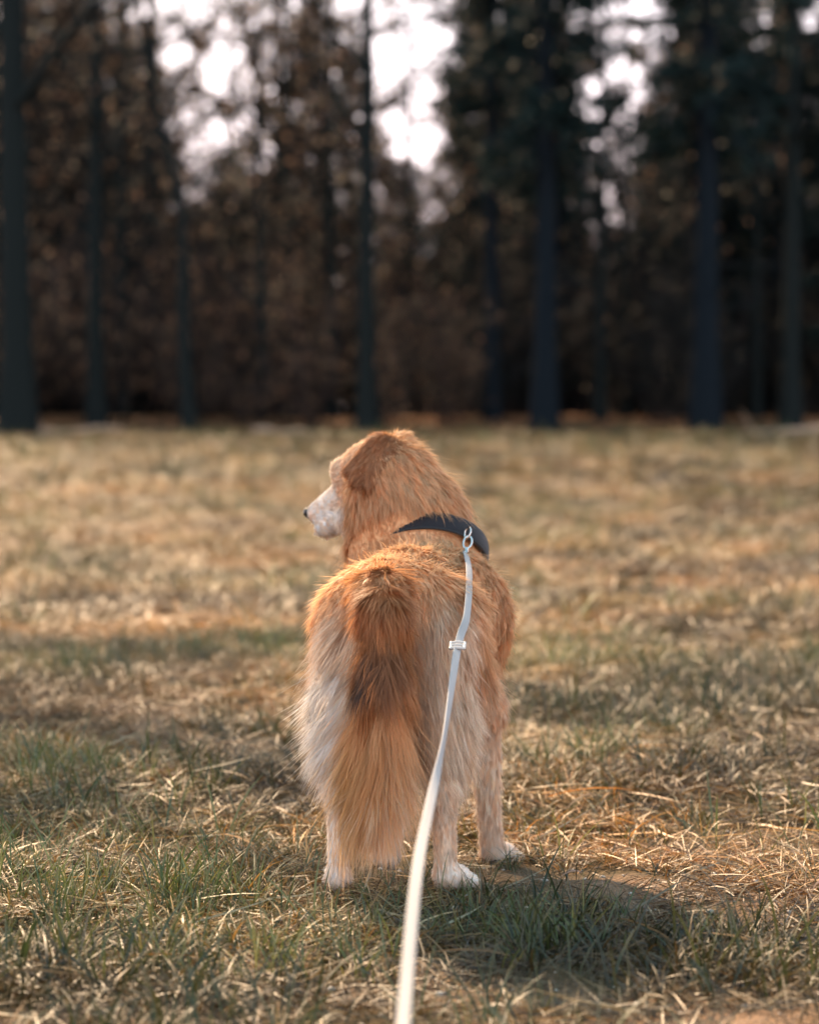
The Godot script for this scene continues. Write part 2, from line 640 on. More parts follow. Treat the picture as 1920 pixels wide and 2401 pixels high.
	# the wood farther back, read as one mass
	var mass := thing("far_wood", "dark mass of the wood farther back between the trunks", "wood", Vector3.ZERO, "", "stuff")
	var c0 := conifer(13.0, 0.4, 0.6, 0.9, 2.6)
	var b0 := bush(8.0, 16, 2.5, 7, darks)
	places = [[], [], []]
	tints = [PackedColorArray(), PackedColorArray(), PackedColorArray()]
	for k in 190:
		var d := rng.randf_range(74.0, 112.0)
		var x := rng.randf_range(-0.40, 0.40) * d
		var px := 862.0 + x / d * 4324.0
		var reach := rng.randf_range(0.165, 0.215)
		for gap in [[320, 620], [775, 1000], [1195, 1450], [1560, 1650], [1680, 1900]]:
			if px > gap[0] and px < gap[1]:
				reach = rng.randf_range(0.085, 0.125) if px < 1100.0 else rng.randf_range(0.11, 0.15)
		var turn := Basis(Vector3.UP, rng.randf() * TAU)
		var at := Vector3(x, land(x, -d), -d)
		var tall := (0.8 + reach * d) / 13.0
		if rng.randf() < 0.6:
			var b := turn.scaled(Vector3.ONE * tall)
			places[0].append(Transform3D(b, at))
			places[1].append(Transform3D(b, at))
			tints[0].append(Color.WHITE)
			tints[1].append(Color.WHITE)
		else:
			places[2].append(Transform3D(turn.scaled(Vector3.ONE * tall * 1.4), at))
			tints[2].append(Color.WHITE)
	scatter("trunks", c0[0].mesh(), woody, places[0], tints[0], mass)
	scatter("boughs", c0[1].mesh(), leafy, places[1], tints[1], mass)
	scatter("thicket", b0.mesh(), leafy, places[2], tints[2], mass)


# ---------------------------------------------------------------- grass

func clump(count: int, reach: float, lift: Vector2, droop: Vector2, length: Vector2, width: Vector2, cols: Array) -> ArrayMesh:
	var s := Shape.new()
	for k in count:
		var a := rng.randf() * TAU
		var r := sqrt(rng.randf()) * reach
		var heading := a + rng.randf_range(-1.6, 1.6)
		var l := deg_to_rad(rng.randf_range(lift.x, lift.y))
		var root := Vector3(cos(a) * r, -0.004, sin(a) * r)
		if reach < 0.0:
			root = Vector3(rng.randf_range(reach, -reach), rng.randf_range(-0.008, 0.006), rng.randf_range(reach, -reach))
		s.blade(root, heading, l, deg_to_rad(rng.randf_range(droop.x, droop.y)), rng.randf_range(length.x, length.y), rng.randf_range(width.x, width.y), vary(cols[rng.randi() % cols.size()], 0.3), rng.randf_range(-0.9, 0.9), 3 if reach < 0.0 else 4)
	return s.mesh()


func build_grass() -> void:
	rng.seed = 202
	var straw := [Color(0.46, 0.30, 0.14), Color(0.40, 0.23, 0.09), Color(0.56, 0.42, 0.25), Color(0.30, 0.15, 0.055), Color(0.20, 0.13, 0.055), Color(0.14, 0.075, 0.035), Color(0.09, 0.055, 0.030)]
	var mixed := [Color(0.13, 0.12, 0.045), Color(0.085, 0.095, 0.038), Color(0.36, 0.24, 0.10), Color(0.40, 0.21, 0.065), Color(0.21, 0.15, 0.06), Color(0.06, 0.07, 0.035)]
	var green := [Color(0.085, 0.12, 0.045), Color(0.12, 0.15, 0.06), Color(0.06, 0.09, 0.04), Color(0.17, 0.18, 0.075)]
	var mat := tinted(0.5, 0.5, 0.55)
	var mats := []
	var tufts := []
	var greens := []
	var loose := []
	for k in 4:
		mats.append(clump(470, -0.11, Vector2(2, 28), Vector2(-5, 40), Vector2(0.03, 0.10), Vector2(0.0014, 0.0034), straw))
		tufts.append(clump(20, 0.035, Vector2(28, 80), Vector2(10, 95), Vector2(0.03, 0.085), Vector2(0.0014, 0.0030), mixed))
		loose.append(clump(3, 0.05, Vector2(-4, 16), Vector2(-20, 30), Vector2(0.09, 0.19), Vector2(0.0022, 0.0042), [Color(0.56, 0.38, 0.19), Color(0.62, 0.50, 0.34), Color(0.50, 0.27, 0.10)]))
		greens.append(clump(7, 0.022, Vector2(48, 86), Vector2(5, 55), Vector2(0.06, 0.13), Vector2(0.0022, 0.0040), green))
	var field := thing("meadow_grass", "dry straw and olive grass covering the meadow", "grass", Vector3.ZERO, "", "stuff")
	var kinds := [mats, tufts, greens, loose]
	var called := ["matted_straw", "short_tufts", "green_blades", "loose_straw"]
	for kind in 4:
		var places := [[], [], [], []]
		var tints := [PackedColorArray(), PackedColorArray(), PackedColorArray(), PackedColorArray()]
		for zone in 3:
			var lo: float = [1.5, 7.5, 18.0][zone]
			var hi: float = [7.5, 18.0, 40.0][zone]
			var count: int = [[0, 0, 0], [9000, 5500, 5500], [3600, 1500, 1300], [1500, 900, 0]][kind][zone]
			var grow: float = [1.0, 1.7, 3.0][zone]
			var step := 0.17 * grow
			var across := 0
			if kind == 0:
				across = int((0.24 * hi + 0.9) * 2.0 / step) + 1
				count = across * (int((hi - lo) / step) + 1)
			for k in count:
				var d := sqrt(lerpf(lo * lo, hi * hi, rng.randf())) if zone else lerpf(lo, hi, pow(rng.randf(), 0.85))
				var x := rng.randf_range(-1.0, 1.0) * (0.24 * d + 0.9)
				if kind == 0:
					d = lo + (int(k / across) + rng.randf()) * step
					x = (k % across + rng.randf() - across * 0.5) * step
					if absf(x) > 0.24 * d + 0.9 + step:
						continue
				var z := -d
				var b := bare(x, z)
				var g := patch.get_noise_2d(x * 0.55, z * 0.55)
				var lush := patch.get_noise_2d(x * 1.7 + 9.0, z * 1.7)
				if rng.randf() < b * [0.62, 0.95, 0.9, 0.5][kind]:
					continue
				if kind == 1 and rng.randf() > 0.55 + lush * 1.5:
					continue
				if kind == 2 and rng.randf() > 0.35 + g * 1.5:
					continue
				var size := grow * (rng.randf_range(0.75, 1.25) * (1.0 + 0.35 * lush) if kind else 1.0)
				# under the dog the grass is trodden down
				if (x - 0.03) * (x - 0.03) / 0.05 + (z + 3.68) * (z + 3.68) / 0.10 < 1.0:
					size *= 0.55
				var basis := Basis(Vector3.UP, rng.randf() * TAU) * Basis(Vector3.RIGHT, rng.randf_range(-0.15, 0.15))
				var q := rng.randi() % 4
				places[q].append(Transform3D(basis.scaled(Vector3.ONE * size), Vector3(x, (land_fine(x, z) if d < 14.0 else land(x, z)) - 0.002 + (0.022 if kind == 3 else 0.0), z)))
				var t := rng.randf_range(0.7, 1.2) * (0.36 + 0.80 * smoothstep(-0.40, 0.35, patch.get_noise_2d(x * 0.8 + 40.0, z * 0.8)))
				var warm := Color(1.12, 0.94, 0.76).lerp(Color(0.88, 0.91, 0.77), clampf(0.5 + g * 1.6 + (0.35 if d > 20.0 else 0.0), 0.0, 1.0))  # far grass is pushed greener, partly to paint in the shade of the wood
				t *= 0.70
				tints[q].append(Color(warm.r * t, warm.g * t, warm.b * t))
		if kind == 2:
			# a stand of longer blades beside the right paws and others low on the left
			for k in 135:
				var spot_at: Array = [[0.19, -3.22, 0.17, 0.20], [-0.42, -3.45, 0.22, 0.12], [-0.30, -3.02, 0.30, 0.10]][k % 3]
				var x: float = spot_at[0] + rng.randfn() * spot_at[2] * 0.6
				var z: float = spot_at[1] + rng.randfn() * spot_at[3] * 0.6
				var q := rng.randi() % 4
				places[q].append(Transform3D(Basis(Vector3.UP, rng.randf() * TAU).scaled(Vector3.ONE * rng.randf_range(0.6, 1.05)), Vector3(x, land_fine(x, z) - 0.002, z)))
				var t := rng.randf_range(0.5, 0.95)
				tints[q].append(Color(t * 1.15, t, t * 0.8))
		for q in 4:
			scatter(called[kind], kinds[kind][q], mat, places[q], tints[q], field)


func build_litter() -> void:
	rng.seed = 303
	# fallen leaves along the foot of the wood and a few in the meadow
	var s := Shape.new()
	for k in 5:
		var a := rng.randf() * TAU
		s.leaf(Vector3(rng.randf_range(-0.1, 0.1), 0.012, rng.randf_range(-0.1, 0.1)), Vector3(cos(a), rng.randf_range(-0.1, 0.5), sin(a)).normalized(), Vector3(-sin(a), rng.randf_range(-0.5, 0.5), cos(a)).normalized(), rng.randf_range(0.06, 0.11), rng.randf_range(0.04, 0.065), vary(Color(0.30, 0.15, 0.075), 0.35))
	var m := s.mesh()
	var leafy := tinted(0.7, 0.35, 0.4)
	var places := []
	var tints := PackedColorArray()
	for k in 5200:
		var d := rng.randf_range(40.0, 46.0) + rng.randf_range(-2.0, 2.0)
		var x := rng.randf_range(-0.27, 0.27) * d
		places.append(Transform3D(Basis(Vector3.UP, rng.randf() * TAU).scaled(Vector3.ONE * rng.randf_range(0.9, 1.6)), Vector3(x, land(x, -d) + rng.randf_range(0.0, 0.05), -d)))
		var t := rng.randf_range(0.7, 1.3)
		tints.append(Color(t, t, t))
	var o := thing("fallen_leaves", "brown fallen leaves drifted along the foot of the wood", "leaves", Vector3.ZERO, "", "stuff")
	scatter("leaves", m, leafy, places, tints, o)

	# pale crumbs and small stones between the blades
	var crumb := Shape.new()
	var ball := SphereMesh.new()
	ball.radius = 1.0
	ball.height = 1.4
	ball.radial_segments = 8
	ball.rings = 5
	var arr := ball.get_mesh_arrays()
	for k in arr[Mesh.ARRAY_VERTEX].size():
		var p: Vector3 = arr[Mesh.ARRAY_VERTEX][k]
		p *= 1.0 + 0.35 * fine.get_noise_3d(p.x * 0.3, p.y * 0.3, p.z * 0.3)
		crumb.v.append(p)
		crumb.n.append(arr[Mesh.ARRAY_NORMAL][k])
		crumb.c.append(Color(1, 1, 1))
	crumb.i = arr[Mesh.ARRAY_INDEX]
	var stone := tinted(0.85, 0.4)
	places = []
	tints = PackedColorArray()
	for k in 5000:
		var d := rng.randf_range(2.0, 8.0)
		var x := rng.randf_range(-1.0, 1.0) * (0.24 * d + 0.5)
		if rng.randf() > 0.25 + bare(x, -d):
			continue
		var r := 0.0022 + 0.006 * pow(rng.randf(), 4.0)
		places.append(Transform3D(Basis(Vector3.UP, rng.randf() * TAU).scaled(Vector3(r, r * 0.8, r * rng.randf_range(0.7, 1.4))), Vector3(x, land_fine(x, -d) + r * 0.3, -d)))
		var t := rng.randf_range(0.3, 0.8)
		tints.append(Color(t * 0.62, t * 0.55, t * 0.47))
	o = thing("pebbles", "pale crumbs of soil and tiny stones between the grass blades", "pebbles", Vector3.ZERO, "", "stuff")
	scatter("crumbs", crumb.mesh(), stone, places, tints, o)

	# fallen timber at the foot of the wood
	var wood := tinted(0.85, 0.3)
	for a in [[1700.0, 38.0, 4.2, 0.10, 0.12, "pale fallen branch lying at the right end of the wood's edge"], [155.0, 38.5, 1.9, 0.06, 0.05, "pale fallen branch lying in front of the thick leftmost tree"], [597.0, 38.0, 1.1, 0.06, -0.04, "short fallen branch lying left of the dog's head at the wood's edge"]]:
		var log_shape := Shape.new()
		var pts := PackedVector3Array()
		var rad := PackedFloat32Array()
		for k in 9:
			var t := k / 8.0 - 0.5
			pts.append(Vector3(t * a[2], 0.06 + a[3] * 0.8 + sin(k * 1.3) * 0.03 + t * a[4] * a[2], sin(k * 0.9) * 0.08))
			rad.append(a[3] * (1.0 - 0.45 * absf(t + 0.2)))
		log_shape.tube(pts, rad, 9, Color(0.30, 0.21, 0.15), 0.06)
		var stub := Shape.new()
		limb(stub, pts[2], Vector3(-0.4, 1.0, 0.1), a[2] * 0.13, a[3] * 0.35, 0.01, 4, 5, 0.2, 0.0, Color(0.24, 0.17, 0.12))
		var t0 := thing("fallen_branch", a[5], "branch", at_edge(a[0], a[1]))
		part("stem", log_shape.mesh(), wood, t0)
		part("side_shoot", stub.mesh(), wood, t0)


# ---------------------------------------------------------------- the dog

var bones := []          # each: from, to, radius there and there, way the coat lies, its length, lift, colour, density
var toss := PackedVector3Array()


func bone(a: Vector3, b: Vector3, ra: float, rb: float, flow: Vector3, length: float, lift: float, col: Color, dense := 1.0) -> void:
	bones.append([a, b, ra, rb, flow.normalized(), length, lift, col, dense])


# surface nets over the smooth union of the tapered bones from..to
func net(from: int, to: int, cell: float, blend: float) -> Dictionary:
	var lo := Vector3.ONE * 99.0
	var hi := Vector3.ONE * -99.0
	for q in range(from, to):
		for e in 2:
			var r: float = bones[q][2 + e] + cell * 3.0 + blend
			lo = lo.min(bones[q][e] - Vector3.ONE * r)
			hi = hi.max(bones[q][e] + Vector3.ONE * r)
	var nx := int((hi.x - lo.x) / cell) + 2
	var ny := int((hi.y - lo.y) / cell) + 2
	var nz := int((hi.z - lo.z) / cell) + 2
	var f := PackedFloat32Array()
	f.resize(nx * ny * nz)
	f.fill(1.0)
	for q in range(from, to):
		var a: Vector3 = bones[q][0] - lo
		var b: Vector3 = bones[q][1] - lo
		var ra: float = bones[q][2]
		var rb: float = bones[q][3]
		var ab := b - a
		var inv := 1.0 / maxf(ab.length_squared(), 1e-9)
		var most := maxf(ra, rb) + blend + cell * 2.0
		var b0 := (a.min(b) - Vector3.ONE * most) / cell
		var b1 := (a.max(b) + Vector3.ONE * most) / cell
		for z in range(maxi(0, int(b0.z)), mini(nz, int(b1.z) + 2)):
			for y in range(maxi(0, int(b0.y)), mini(ny, int(b1.y) + 2)):
				var row := (z * ny + y) * nx
				for x in range(maxi(0, int(b0.x)), mini(nx, int(b1.x) + 2)):
					var p := Vector3(x, y, z) * cell - a
					var t := clampf(p.dot(ab) * inv, 0.0, 1.0)
					var d := (p - ab * t).length() - (ra + (rb - ra) * t)
					var old := f[row + x]
					var h := blend - absf(old - d)
					f[row + x] = minf(old, d) - (h * h / blend * 0.25 if h > 0.0 else 0.0)
	var v := PackedVector3Array()
	var idx := PackedInt32Array()
	var id := PackedInt32Array()
	id.resize(f.size())
	id.fill(-1)
	var sx := 1
	var sy := nx
	var sz := nx * ny
	var corner := [0, sx, sy, sx + sy, sz, sx + sz, sy + sz, sx + sy + sz]
	var place := [Vector3(0, 0, 0), Vector3(1, 0, 0), Vector3(0, 1, 0), Vector3(1, 1, 0), Vector3(0, 0, 1), Vector3(1, 0, 1), Vector3(0, 1, 1), Vector3(1, 1, 1)]
	var edges := [[0, 1], [2, 3], [4, 5], [6, 7], [0, 2], [1, 3], [4, 6], [5, 7], [0, 4], [1, 5], [2, 6], [3, 7]]
	for z in nz - 1:
		for y in ny - 1:
			for x in nx - 1:
				var at := z * sz + y * sy + x
				if absf(f[at]) > cell * 2.0:
					continue
				var low := 0
				for k in 8:
					if f[at + corner[k]] < 0.0:
						low += 1
				if low == 0 or low == 8:
					continue
				var sum := Vector3.ZERO
				var hits := 0
				for e in edges:
					var fa: float = f[at + corner[e[0]]]
					var fb: float = f[at + corner[e[1]]]
					if (fa < 0.0) != (fb < 0.0):
						sum += (place[e[0]] as Vector3).lerp(place[e[1]], fa / (fa - fb))
						hits += 1
				id[at] = v.size()
				v.append(lo + (Vector3(x, y, z) + sum / hits) * cell)
	for z in range(1, nz - 1):
		for y in range(1, ny - 1):
			for x in range(1, nx - 1):
				var at := z * sz + y * sy + x
				if absf(f[at]) > cell * 2.0:
					continue
				var inside := f[at] < 0.0
				for axis in 3:
					var step: int = [sx, sy, sz][axis]
					if inside == (f[at + step] < 0.0):
						continue
					var s1: int = [sy, sz, sx][axis]
					var s2: int = [sz, sx, sy][axis]
					var a := id[at - s1 - s2]
					var b := id[at - s2]
					var c := id[at]
					var d := id[at - s1]
					if a < 0 or b < 0 or c < 0 or d < 0:
						continue
					if inside:
						idx.append_array(PackedInt32Array([a, c, b, a, d, c]))
					else:
						idx.append_array(PackedInt32Array([a, b, c, a, c, d]))
	var n := PackedVector3Array()
	n.resize(v.size())
	for k in range(0, idx.size(), 3):
		var w := (v[idx[k + 2]] - v[idx[k]]).cross(v[idx[k + 1]] - v[idx[k]])
		n[idx[k]] += w
		n[idx[k + 1]] += w
		n[idx[k + 2]] += w
	for k in n.size():
		n[k] = n[k].normalized()
	return {"v": v, "n": n, "i": idx}


# per vertex: the way the coat lies, its length, lift, colour and density, blended from the bones around
func coat(g: Dictionary, from: int, to: int) -> void:
	var v: PackedVector3Array = g.v
	var flow := PackedVector3Array()
	var col := PackedColorArray()
	var size := PackedVector3Array()
	for p in v:
		var fl := Vector3.ZERO
		var cl := Color(0, 0, 0, 0)
		var sz := Vector3.ZERO
		var sum := 0.0
		for q in range(from, to):
			var o: Array = bones[q]
			var ab: Vector3 = o[1] - o[0]
			var t := clampf((p - o[0]).dot(ab) / maxf(ab.length_squared(), 1e-9), 0.0, 1.0)
			var d: float = (p - o[0] - ab * t).length() - lerpf(o[2], o[3], t)
			if d > 0.06:
				continue
			var w := exp(-maxf(d, -0.02) * 110.0)
			fl += o[4] * w
			sz += Vector3(o[5], o[6], o[8]) * w
			cl += o[7] * w
			sum += w
		flow.append(fl.normalized())
		sz /= sum
		cl /= sum
		var r := markings(p, cl, sz)
		col.append(r[0])
		size.append(r[1])
	g.flow = flow
	g.col = col
	g.size = size


const TAN := Color(0.75, 0.46, 0.25)
const DEEP := Color(0.50, 0.235, 0.10)
const GOLD := Color(0.72, 0.42, 0.16)
const CREAM := Color(0.87, 0.72, 0.57)
const WHITE := Color(0.92, 0.84, 0.76)
const BLACK := Color(0.030, 0.022, 0.020)


func spot(p: Vector3, at: Vector3, r: float, soft: float) -> float:
	return 1.0 - smoothstep(r - soft, r + soft, p.distance_to(at) + fine.get_noise_3d(p.x * 4.0, p.y * 4.0, p.z * 4.0) * soft * 0.8)


func markings(p: Vector3, c: Color, s: Vector3) -> Array:
	c = c.lerp(DEEP, 0.25 * clampf(fine.get_noise_3d(p.x * 2.0, p.y * 1.2, p.z * 2.0) + 0.2, 0.0, 1.0))
	if p.z > -3.72:
		# pale breeches at the back of both thighs
		c = c.lerp(WHITE, spot(p, Vector3(-0.155, 0.35, -3.55), 0.100, 0.025))
		c = c.lerp(WHITE, 0.9 * spot(p, Vector3(-0.125, 0.24, -3.50), 0.08, 0.03))
		c = c.lerp(CREAM, 0.9 * spot(p, Vector3(0.050, 0.34, -3.48), 0.075, 0.03))
		c = c.lerp(CREAM, 0.9 * spot(p, Vector3(0.075, 0.25, -3.52), 0.07, 0.03))
	# under the collar the coat is pressed flat
	var k := absf((p - COLLAR).dot(COLLAR_AXIS))
	if p.distance_to(COLLAR) < 0.16 and k < 0.06:
		s.x *= lerpf(0.15, 1.0, smoothstep(0.016, 0.045, k))
	return [c, s]


func fur(g: Dictionary, count: int, width: float, lock: float, curl: float, droop: float, toss_by: float) -> ArrayMesh:
	var v: PackedVector3Array = g.v
	var nn: PackedVector3Array = g.n
	var idx: PackedInt32Array = g.i
	var flow: PackedVector3Array = g.flow
	var cols: PackedColorArray = g.col
	var size: PackedVector3Array = g.size
	var cdf := PackedFloat32Array()
	var total := 0.0
	for k in range(0, idx.size(), 3):
		var area := (v[idx[k + 1]] - v[idx[k]]).cross(v[idx[k + 2]] - v[idx[k]]).length()
		total += area * (size[idx[k]].z + size[idx[k + 1]].z + size[idx[k + 2]].z) * 1000.0
		cdf.append(total)
	var lv := PackedFloat32Array([0.0, 0.36, 0.72, 1.0])
	var wd := PackedFloat32Array([1.0, 0.92, 0.62])
	var ov := PackedVector3Array()
	var on := PackedVector3Array()
	var oc := PackedColorArray()
	var oi := PackedInt32Array()
	ov.resize(count * 7)
	on.resize(count * 7)
	oc.resize(count * 7)
	oi.resize(count * 15)
	var at := 0
	var ai := 0
	for h in count:
		var t := mini(cdf.bsearch(rng.randf() * total), cdf.size() - 1) * 3
		var a := idx[t]
		var b := idx[t + 1]
		var c := idx[t + 2]
		var u := sqrt(rng.randf())
		var w1 := u * rng.randf()
		var w0 := 1.0 - u
		var w2 := 1.0 - w0 - w1
		var p := v[a] * w0 + v[b] * w1 + v[c] * w2
		var n := (nn[a] * w0 + nn[b] * w1 + nn[c] * w2).normalized()
		var f := flow[a] * w0 + flow[b] * w1 + flow[c] * w2
		var s := size[a] * w0 + size[b] * w1 + size[c] * w2
		var col := cols[a] * w0 + cols[b] * w1 + cols[c] * w2
		# hairs gather into locks: each cell of a grid has one random heading, place and tone
		var cell := (p / lock).floor()
		var key := (int(cell.x) * 73856093 ^ int(cell.y) * 19349663 ^ int(cell.z) * 83492791) & 4095
		var own := toss[key]
		var other := toss[(key * 7 + 13) & 4095]
		var tang := f + own * toss_by + Vector3(rng.randf_range(-1, 1), rng.randf_range(-1, 1), rng.randf_range(-1, 1)) * 0.13
		tang = tang - n * tang.dot(n)
		if tang.length_squared() < 1e-4:
			tang = Vector3.DOWN - n * (-n.y)
		tang = tang.normalized()
		var lift := s.y * (1.0 + own.z * 0.35) + rng.randf_range(-0.12, 0.14)
		var dir := tang * cos(lift) + n * sin(lift)
		var length := s.x * (1.0 + other.x * 0.28) * rng.randf_range(0.62, 1.12)
		var thin := 1.0
		if rng.randf() < 0.05:
			# stray hairs that stand off the coat
			dir = (dir + n * 0.55 + own * 0.2).normalized()
			length *= 1.2
			thin = 0.55
		var pull := (cell + Vector3(0.5, 0.5, 0.5) + other * 0.3) * lock - p
		pull -= n * pull.dot(n)
		pull *= minf(1.0, length / lock * 0.5)
		var side := tang.cross(n)
		var roll := rng.randf_range(-0.8, 0.8)
		var across := (side * cos(roll) + n * sin(roll)) * width * thin * rng.randf_range(0.6, 1.15) * 0.5
		var face := (n * cos(roll) - side * sin(roll)) * 0.5 + n
		var wave := side * (curl * length * sin(key * 0.7)) 
		var tone := 1.0 + own.x * 0.20 * minf(1.0, length / 0.02) + rng.randf_range(-0.16, 0.16)
		var hue := 1.0 + other.y * 0.10
		var hair := Color(col.r * tone, col.g * tone * hue, col.b * tone * hue * hue)
		var base := at
		for k in 4:
			var q := lv[k]
			var x := p + dir * length * q + Vector3(0, -droop * length, 0) * q * q + pull * (q * 0.75) + wave * sin(q * 5.0 + key)
			var fn := (face + dir * 0.25 * q).normalized()
			if k < 3:
				var hw := across * wd[k]
				ov[at] = x - hw
				ov[at + 1] = x + hw
				on[at] = fn
				on[at + 1] = fn
				oc[at] = hair
				oc[at + 1] = hair
				at += 2
			else:
				ov[at] = x
				on[at] = fn
				oc[at] = hair
				at += 1
		for k in 2:
			var e := base + k * 2
			oi[ai] = e
			oi[ai + 1] = e + 2
			oi[ai + 2] = e + 1
			oi[ai + 3] = e + 1
			oi[ai + 4] = e + 2
			oi[ai + 5] = e + 3
			ai += 6
		oi[ai] = base + 4
		oi[ai + 1] = base + 6
		oi[ai + 2] = base + 5
		ai += 3
	var arr := []
	arr.resize(Mesh.ARRAY_MAX)
	arr[Mesh.ARRAY_VERTEX] = ov
	arr[Mesh.ARRAY_NORMAL] = on
	arr[Mesh.ARRAY_COLOR] = oc
	arr[Mesh.ARRAY_INDEX] = oi
	var m := ArrayMesh.new()
	m.add_surface_from_arrays(Mesh.PRIMITIVE_TRIANGLES, arr)
	return m


const COLLAR := Vector3(0.040, 0.554, -3.960)
const COLLAR_AXIS := Vector3(0.05, 0.80, -0.60)
const DOG := Vector3(0.03, 0.0, -3.65)


func solid(all: Array) -> ArrayMesh:
	var s := Shape.new()
	for d in all:
		var first := s.v.size()
		s.v.append_array(d.v)
		s.n.append_array(d.n)
		s.c.append_array(d.col)
		for k in d.i:
			s.i.append(k + first)
	return s.mesh()


func build_dog() -> void:
	rng.seed = 404
	for k in 4096:
		toss.append(Vector3(rng.randf_range(-1, 1), rng.randf_range(-1, 1), rng.randf_range(-1, 1)))
	var back := Vector3(-0.15, -0.35, 0.9)
	# trunk
	bone(Vector3(-0.032, 0.464, -3.60), Vector3(0.0, 0.468, -3.72), 0.102, 0.102, Vector3(-0.05, -0.75, 0.65), 0.030, 0.20, TAN)
	bone(Vector3(0.0, 0.468, -3.72), Vector3(0.048, 0.435, -3.86), 0.102, 0.132, back, 0.032, 0.22, TAN)
	bone(Vector3(0.048, 0.435, -3.86), Vector3(0.045, 0.46, -3.97), 0.132, 0.115, Vector3(0.1, -0.75, 0.65), 0.034, 0.24, TAN)
	bone(Vector3(0.0, 0.39, -3.70), Vector3(0.04, 0.37, -3.84), 0.060, 0.085, Vector3(0, -0.8, 0.6), 0.060, 0.5, CREAM)
	# neck
	bone(Vector3(0.04, 0.53, -3.95), Vector3(0.008, 0.62, -3.97), 0.096, 0.088, Vector3(0.25, -0.85, 0.35), 0.050, 0.24, TAN)
	bone(Vector3(0.008, 0.62, -3.97), Vector3(-0.025, 0.69, -3.985), 0.088, 0.074, Vector3(0.45, -0.75, 0.35), 0.040, 0.24, TAN)
	bone(Vector3(-0.058, 0.665, -4.0), Vector3(-0.048, 0.540, -3.985), 0.058, 0.072, Vector3(0.05, -0.95, 0.3), 0.040, 0.26, TAN)
	# left hind leg
	bone(Vector3(-0.082, 0.46, -3.60), Vector3(-0.098, 0.335, -3.66), 0.076, 0.058, Vector3(-0.15, -1, 0.3), 0.045, 0.34, TAN)
	bone(Vector3(-0.078, 0.44, -3.545), Vector3(-0.108, 0.255, -3.515), 0.058, 0.028, Vector3(-0.55, -0.75, 0.40), 0.085, 0.60, CREAM, 1.4)
	bone(Vector3(-0.098, 0.335, -3.66), Vector3(-0.118, 0.175, -3.485), 0.050, 0.020, Vector3(-0.2, -0.8, 0.55), 0.040, 0.35, CREAM)
	# right hind leg
	bone(Vector3(0.052, 0.46, -3.62), Vector3(0.083, 0.335, -3.68), 0.076, 0.058, Vector3(0.1, -1, 0.3), 0.045, 0.34, TAN)
	bone(Vector3(0.042, 0.44, -3.565), Vector3(0.062, 0.255, -3.535), 0.058, 0.028, Vector3(0.15, -0.9, 0.4), 0.075, 0.40, CREAM, 1.3)
	bone(Vector3(0.083, 0.335, -3.68), Vector3(0.058, 0.175, -3.50), 0.050, 0.020, Vector3(0.15, -0.85, 0.5), 0.045, 0.40, CREAM)
	# right foreleg
	bone(Vector3(0.095, 0.44, -3.91), Vector3(0.137, 0.275, -3.83), 0.058, 0.032, Vector3(0.05, -1, 0.2), 0.040, 0.30, TAN)
	bone(Vector3(0.137, 0.275, -3.83), Vector3(0.150, 0.062, -3.84), 0.030, 0.0185, Vector3(-0.15, -1, 0.25), 0.024, 0.32, CREAM)
	# left foreleg
	bone(Vector3(-0.01, 0.44, -3.91), Vector3(-0.018, 0.275, -3.83), 0.058, 0.032, Vector3(0, -1, 0.2), 0.040, 0.30, TAN)
	bone(Vector3(-0.018, 0.275, -3.83), Vector3(-0.030, 0.062, -3.82), 0.030, 0.0185, Vector3(0, -1, 0.25), 0.024, 0.32, WHITE)
	# root of the tail
	bone(Vector3(-0.045, 0.515, -3.56), Vector3(-0.046, 0.520, -3.46), 0.045, 0.036, Vector3(0, -0.5, 0.9), 0.035, 0.22, TAN, 1.3)
	var trunk_to := bones.size()
	# pasterns and paws, on a finer grid
	bone(Vector3(-0.118, 0.175, -3.478), Vector3(-0.122, 0.045, -3.486), 0.020, 0.017, Vector3(0, -1, 0.1), 0.014, 0.25, WHITE)
	bone(Vector3(-0.122, 0.028, -3.49), Vector3(-0.126, 0.020, -3.525), 0.023, 0.019, Vector3(0, -0.5, -0.8), 0.009, 0.2, WHITE)
	for k in 4:
		bone(Vector3(-0.124, 0.02, -3.52), Vector3(-0.142 + 0.011 * k, 0.011, -3.545 + 0.004 * absf(k - 1.5)), 0.013, 0.0105, Vector3(0, -0.5, -0.8), 0.007, 0.2, WHITE)
	bone(Vector3(0.058, 0.175, -3.495), Vector3(0.062, 0.045, -3.502), 0.021, 0.018, Vector3(0, -1, 0.1), 0.012, 0.25, CREAM)
	bone(Vector3(0.064, 0.028, -3.505), Vector3(0.084, 0.020, -3.535), 0.024, 0.020, Vector3(0.6, -0.5, -0.6), 0.009, 0.2, WHITE)
	for k in 4:
		bone(Vector3(0.080, 0.02, -3.53), Vector3(0.084 + 0.009 * k, 0.011, -3.562 + 0.010 * k), 0.013, 0.0105, Vector3(0.6, -0.5, -0.6), 0.007, 0.2, WHITE)
	bone(Vector3(0.150, 0.062, -3.84), Vector3(0.157, -0.003, -3.848), 0.0185, 0.021, Vector3(-0.1, -1, 0.2), 0.018, 0.3, CREAM)
	bone(Vector3(0.160, -0.010, -3.850), Vector3(0.182, -0.014, -3.870), 0.024, 0.020, Vector3(0.6, -0.5, -0.6), 0.010, 0.2, WHITE)
	for k in 4:
		bone(Vector3(0.178, -0.013, -3.866), Vector3(0.182 + 0.010 * k, -0.024, -3.898 + 0.010 * k), 0.013, 0.0105, Vector3(0.6, -0.5, -0.6), 0.008, 0.2, WHITE)
	bone(Vector3(-0.030, 0.062, -3.82), Vector3(-0.042, -0.003, -3.825), 0.0185, 0.021, Vector3(0, -1, 0.2), 0.018, 0.3, WHITE)
